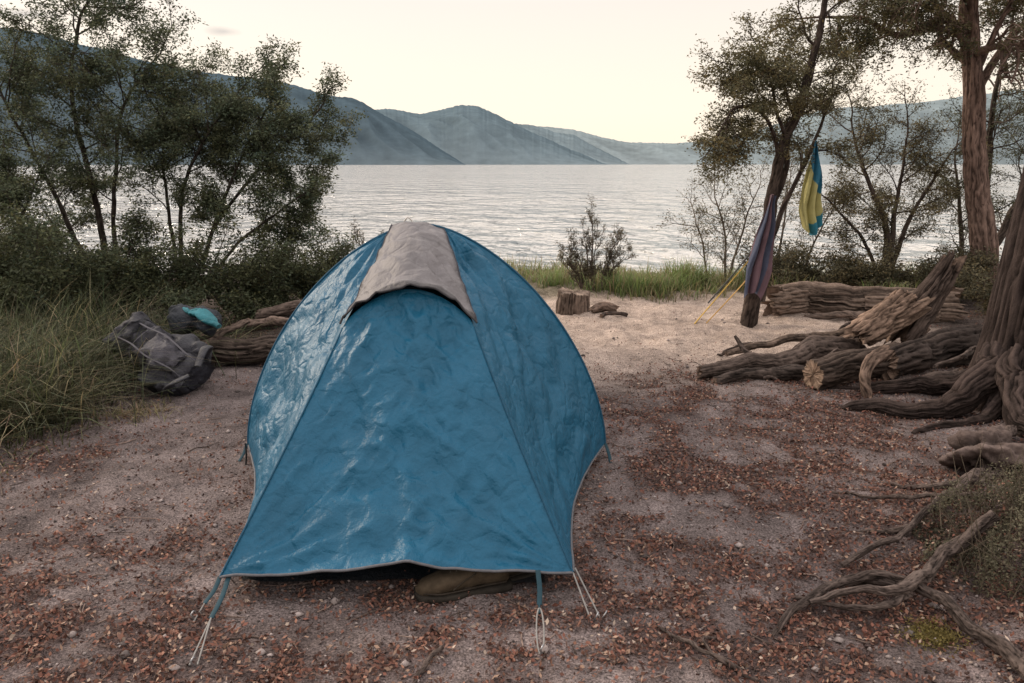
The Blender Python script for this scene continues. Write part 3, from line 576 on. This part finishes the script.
for x,y,dx in ((-1.06,2.41,-.02),(-.97,2.175,-.02),(.09,2.215,.0),(.275,2.42,.02),(.30,2.43,.03)):
    b=A(gp(x,y,0)); tube(B,[b+A([-dx*.5,.03,-.05]),b+A([0,0,.0]),b+A([dx*.4,-.012,.028]),b+A([dx*.4+.006,-.002,.034]),b+A([dx*.4+.008,.008,.026])],.003,6,(.3,.3,.31),0)
B.build('pegs',[M_metal],tent)
# ---------------------------------------------------------------- boots
def loft(B,secs,n=28,col=(.2,.2,.2),mat=0,p=2.6,M=None,jit=0):
    a=np.arange(n)*2*math.pi/n; ca=np.sign(np.cos(a))*np.abs(np.cos(a))**(2/p); sa=np.sign(np.sin(a))*np.abs(np.sin(a))**(2/p)
    V=A([A(c)[None]+ca[:,None]*A(u)[None]+sa[:,None]*A(v)[None] for c,u,v in secs])
    k=len(secs); m=k*5; Vn=np.stack([catmull(V[:,j],m) for j in range(n)],1)
    if jit: Vn=Vn+jit*np.stack([fbm(Vn[...,0]*9+i_*3,Vn[...,2]*9+Vn[...,1]*7,i_,4) for i_ in range(3)],-1)
    allv=Vn.reshape(-1,3)
    allv=np.vstack([allv,Vn[0].mean(0)[None],Vn[-1].mean(0)[None]])
    i=np.arange(n);j=(i+1)%n; tri=np.vstack([np.stack([j,i,np.full(n,m*n)],1),np.stack([(m-1)*n+i,(m-1)*n+j,np.full(n,m*n+1)],1)])
    if M is not None: allv=M(allv)
    B.add(allv,grid_faces(m,n,True),col,mat); B.add(allv,tri,col,mat); return allv
def boot(name,org,ang):
    ca,sa=math.cos(ang),math.sin(ang)
    def M(v):
        v=np.asarray(v,float)*A([1.15,1.12,.86])
        return np.stack([v[...,0]*ca-v[...,1]*sa,v[...,0]*sa+v[...,1]*ca,v[...,2]],-1)+A(org)
    B=MB(); up=lambda x,w,z,h:([x,0,z],[0,w,0],[0,0,h])
    loft(B,[up(-.005,.01,.045,.012),up(.01,.034,.05,.027),up(.04,.046,.055,.036),up(.08,.05,.062,.045),up(.13,.046,.070,.052),up(.18,.042,.076,.057),up(.23,.040,.076,.057),up(.27,.036,.072,.052),up(.285,.02,.068,.036)],col=(.062,.046,.031),p=2.3,M=M,jit=.012)
    cu_=lambda x,z,l,w:([x,0,z],[l,0,.0],[0,w,0])
    loft(B,[cu_(.21,.09,.062,.040),cu_(.215,.11,.056,.040),cu_(.222,.128,.054,.041),cu_(.226,.138,.056,.043),cu_(.228,.142,.048,.036),cu_(.228,.128,.040,.028)],col=(.052,.040,.028),p=2.2,M=M,jit=.008)
    loft(B,[up(-.012,.02,.026,.012),up(.0,.042,.022,.015),up(.05,.054,.018,.017),up(.1,.055,.016,.017),up(.16,.046,.018,.018),up(.23,.045,.016,.018),up(.285,.038,.017,.018),up(.293,.02,.018,.014)],col=(.028,.024,.02),p=4,M=M)
    tube(B,M(catmull([[.01,-.036,.045],[.06,-.05,.042],[.13,-.048,.045],[.2,-.044,.05],[.27,-.038,.05]],20)),.003,6,(.035,.028,.022),0)
    tube(B,M(catmull([[.10,-.047,.05],[.13,-.045,.08],[.17,-.04,.105],[.175,-.04,.13]],16)),.003,6,(.04,.032,.024),0)
    for k_ in range(5):
        x=.095+k_*.018; z=.102+k_*.007
        tube(B,M(A([[x,-.040,z-.03],[x+.004,-.012,z+.006],[x+.008,.012,z+.006],[x+.012,.040,z-.03]])),.0022,5,(.11,.095,.075),1)
    B.build(name,[M_leather,M_rope])
boot('hiking_boot',[-.33,2.565,.0],.27); boot('hiking_boot.001',[-.215,2.60,.0],.45)
# ---------------------------------------------------------------- backpack
B=MB()
bo=A([-2.12,5.16,.12]); tp=A([-2.74,5.56,.34]); ax=nrm(tp-bo)
vv=nrm(A([-.25,-.65,.75])); vv=nrm(vv-ax*vv.dot(ax)); uu=np.cross(ax,vv)
def bp(x,y,z): return bo+uu*x+vv*y+ax*z
PC=(.030,.029,.037)
def bsec(z,w,h,y=0,x=0): return (bp(x,y,z),uu*w,vv*h)
loft(B,[bsec(-.02,.06,.05),bsec(.0,.13,.10),bsec(.1,.165,.125),bsec(.22,.145,.115),bsec(.32,.165,.13),bsec(.42,.14,.11),bsec(.52,.15,.12),bsec(.6,.11,.09),bsec(.62,.06,.06)],80,PC,0,2.6,jit=.09)
loft(B,[bsec(.55,.10,.06,.02),bsec(.58,.15,.11,.03),bsec(.66,.16,.12,.03),bsec(.74,.13,.10,.01),bsec(.77,.07,.05,.0)],60,(.025,.024,.031),0,2.6,jit=.085)
loft(B,[bsec(.04,.06,.02,.12),bsec(.07,.10,.05,.12),bsec(.2,.11,.05,.13),bsec(.33,.10,.045,.13),bsec(.38,.06,.02,.12)],50,(.05,.047,.058),0,2.6,jit=.08)
for sx in (-1,1):
    loft(B,[bsec(.03,.02,.05,0,sx*.14),bsec(.06,.05,.09,0,sx*.15),bsec(.2,.055,.1,0,sx*.16),bsec(.33,.04,.08,0,sx*.15),bsec(.35,.02,.03,0,sx*.14)],36,(.027,.027,.034),0,3,jit=.08)
    tube(B,catmull([bp(sx*.08,.12,.66),bp(sx*.075,.175,.45),bp(sx*.09,.19,.25),bp(sx*.07,.17,.05),bp(sx*.07,.11,-.02)],24),.009,8,(.075,.07,.08),1,flat=.25)
    tube(B,catmull([bp(sx*.06,-.13,.58),bp(sx*.10,-.20,.45),bp(sx*.13,-.20,.25),bp(sx*.13,-.14,.08)],24),.03,10,(.03,.03,.035),0,flat=.35)
    tube(B,catmull([bp(sx*.13,.02,.02),bp(sx*.19,.10,-.02),bp(sx*.15,.18,-.08),bp(sx*.04,.16,-.12)],24),.03,12,(.035,.035,.042),0,flat=.4)
tube(B,catmull([bp(-.17,.04,.42),bp(-.1,.165,.44),bp(.1,.165,.42),bp(.17,.04,.42)],20),.006,6,(.08,.075,.09),1,flat=.3)
B.build('backpack',[M_pack,M_rope])
B=MB()
loft(B,[([-2.62,6.02,.34],[0,.03,0],[0,0,.03]),([-2.56,6.0,.35],[0,.10,0],[0,0,.08]),([-2.42,5.98,.34],[0,.12,0],[0,0,.095]),([-2.28,5.96,.33],[0,.10,0],[0,0,.08]),([-2.24,5.95,.32],[0,.03,0],[0,0,.03])],50,(.022,.026,.034),0,2.4,jit=.08)
loft(B,[([-2.50,5.92,.40],[0,.02,0],[0,0,.01]),([-2.46,5.90,.41],[0,.06,.0],[0,0,.025]),([-2.36,5.88,.42],[0,.075,0],[0,0,.03]),([-2.27,5.87,.38],[0,.06,.0],[0,0,.03]),([-2.20,5.86,.31],[0,.03,0],[0,0,.02])],40,(.03,.16,.19),0,2.2,jit=.07)
B.build('stuff_sack',[M_pack])
# ---------------------------------------------------------------- cloths, flag, straps
def drape(P,W,colf,seed=0,n=90,m=90,fold=.03,rag=.05):
    P=catmull(P,n); W=np.interp(np.linspace(0,1,n),np.linspace(0,1,len(W)),W); t=np.linspace(-1,1,m); d=A((1.,0,0))
    u=np.linspace(0,1,n)[:,None]; tt=t[None]
    ph=tt*8+seed+1.6*vn(tt*1.3+seed,u*2.2,3)+u*1.2
    V=P[:,None]+ (W[:,None]*(tt+.16*np.sin(ph*1.15+1)*(1-tt**2)))[...,None]*d
    V[...,0]+=.018*vn(u*4+seed,tt*1.5,5)
    V[...,1]+=fold*np.sin(ph)*(.5+.5*W[:,None]/W.max())+.02*vn(u*5+seed,tt*3,1)
    V[...,2]+=.02*vn(tt*3+seed,u*4,2)+rag*(u**3)*vn(tt*1.6+seed*3,u*0,4)-.08*(u**2)*np.abs(tt)**1.5*np.sign(seed-2)
    C=A([[colf(i/(n-1),q_) for q_ in t] for i in range(n)])
    B=MB(); B.add(V.reshape(-1,3),grid_faces(n,m),C.reshape(-1,3),0); return B
def fc(u,t):
    if u<.38+.20*t: return (.03,.15,.24)
    if u>.84-.05*t and t>-.1: return (.03,.17,.24)
    return (.40,.37,.16)
B=drape([[2.80,7.6,1.70],[2.81,7.6,1.45],[2.80,7.6,1.1],[2.83,7.6,.86]],[.010,.045,.085,.100,.085],fc,seed=1,fold=.045); B.build('flag',[M_cloth])
B=MB(); tube(B,catmull([[2.58,7.6,1.95],[2.70,7.6,1.80],[2.80,7.6,1.70],[3.3,8.2,1.55],[4.2,9.5,1.7]],24),.003,5,(.3,.28,.25),0); B.build('clothes_line',[M_rope])
def tcf(u,t): return (.14,.085,.10) if math.sin(t*5+u*3)>-.2 else (.08,.092,.14)
B=drape([[2.40,7.46,1.22],[2.36,7.44,1.0],[2.30,7.42,.65],[2.24,7.40,.34]],[.02,.045,.085,.11,.075],tcf,seed=3,fold=.05); B.build('towel',[M_cloth])
B=MB()
tube(B,catmull([[2.36,7.48,.80],[2.05,7.45,.42],[1.72,7.4,.03]],16),.014,8,(.45,.29,.07),0,flat=.4)
tube(B,catmull([[2.36,7.48,.62],[2.1,7.43,.33],[1.8,7.36,.02]],16),.010,8,(.40,.24,.08),0,flat=.4)
tube(B,catmull([[2.38,7.48,.9],[2.1,7.47,.52],[1.85,7.45,.22]],16),.014,8,(.04,.04,.04),0,flat=.5)
B.build('hammock_strap',[M_rope])
# ---------------------------------------------------------------- sky, sun, camera
w=bpy.data.worlds.new('World'); sc.world=w; w.use_nodes=True; nt=w.node_tree;N=nt.nodes;L=nt.links
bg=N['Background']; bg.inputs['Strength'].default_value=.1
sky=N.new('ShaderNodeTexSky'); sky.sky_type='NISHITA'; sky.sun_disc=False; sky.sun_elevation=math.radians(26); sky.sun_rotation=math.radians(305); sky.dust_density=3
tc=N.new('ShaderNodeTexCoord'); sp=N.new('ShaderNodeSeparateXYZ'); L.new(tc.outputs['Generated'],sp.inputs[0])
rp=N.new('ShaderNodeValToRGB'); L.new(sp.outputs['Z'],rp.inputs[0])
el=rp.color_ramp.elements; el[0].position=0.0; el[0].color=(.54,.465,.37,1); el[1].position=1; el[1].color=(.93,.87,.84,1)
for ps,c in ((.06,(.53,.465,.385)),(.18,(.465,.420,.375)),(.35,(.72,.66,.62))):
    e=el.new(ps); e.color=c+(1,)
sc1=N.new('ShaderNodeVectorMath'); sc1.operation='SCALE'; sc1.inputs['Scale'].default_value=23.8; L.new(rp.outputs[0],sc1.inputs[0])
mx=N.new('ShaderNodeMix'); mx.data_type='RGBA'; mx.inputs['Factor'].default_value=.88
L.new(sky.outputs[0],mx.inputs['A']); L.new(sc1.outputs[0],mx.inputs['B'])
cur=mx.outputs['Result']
nz=N.new('ShaderNodeTexNoise'); nz.inputs['Scale'].default_value=26; L.new(tc.outputs['Generated'],nz.inputs['Vector'])
for c,sx in (((-.49,.86,.148),.05),((-.318,.938,.143),.022),((-.42,.90,.165),.03)):
    sb=N.new('ShaderNodeVectorMath'); sb.operation='SUBTRACT'; L.new(tc.outputs['Generated'],sb.inputs[0]); sb.inputs[1].default_value=c
    ml=N.new('ShaderNodeVectorMath'); ml.operation='MULTIPLY'; L.new(sb.outputs[0],ml.inputs[0]); ml.inputs[1].default_value=(1/sx,1/sx,1/.0055)
    ln=N.new('ShaderNodeVectorMath'); ln.operation='LENGTH'; L.new(ml.outputs[0],ln.inputs[0])
    ad=N.new('ShaderNodeMath'); ad.operation='ADD'; L.new(ln.outputs['Value'],ad.inputs[0]); L.new(nz.outputs['Fac'],ad.inputs[1])
    mr=N.new('ShaderNodeMapRange'); mr.inputs[1].default_value=1.6; mr.inputs[2].default_value=.6; mr.inputs[3].default_value=0; mr.inputs[4].default_value=.5; L.new(ad.outputs[0],mr.inputs[0])
    m2=N.new('ShaderNodeMix'); m2.data_type='RGBA'; L.new(mr.outputs[0],m2.inputs['Factor']); L.new(cur,m2.inputs['A']); m2.inputs['B'].default_value=(4.6,4.4,4.5,1); cur=m2.outputs['Result']
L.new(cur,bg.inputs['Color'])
sl=bpy.data.lights.new('sun','SUN'); sl.energy=2.8; sl.angle=math.radians(11); sl.color=(1,.85,.68)
so=bpy.data.objects.new('sun',sl); sc.collection.objects.link(so)
from mathutils import Vector
az=math.radians(305); ele=math.radians(26)
dv=Vector((math.sin(az)*math.cos(ele),math.cos(az)*math.cos(ele),math.sin(ele)))
so.rotation_euler=dv.to_track_quat('Z','Y').to_euler()
cam=bpy.data.cameras.new('camera'); cam.lens=28.125; cam.sensor_width=36; cam.clip_end=15000; cam.clip_start=.05
co=bpy.data.objects.new('camera',cam); sc.collection.objects.link(co); co.location=(0,0,1.5); co.rotation_euler=(math.radians(77.5),0,0); sc.camera=co
sc.view_settings.view_transform='Standard'; sc.view_settings.look='None'; sc.view_settings.exposure=0
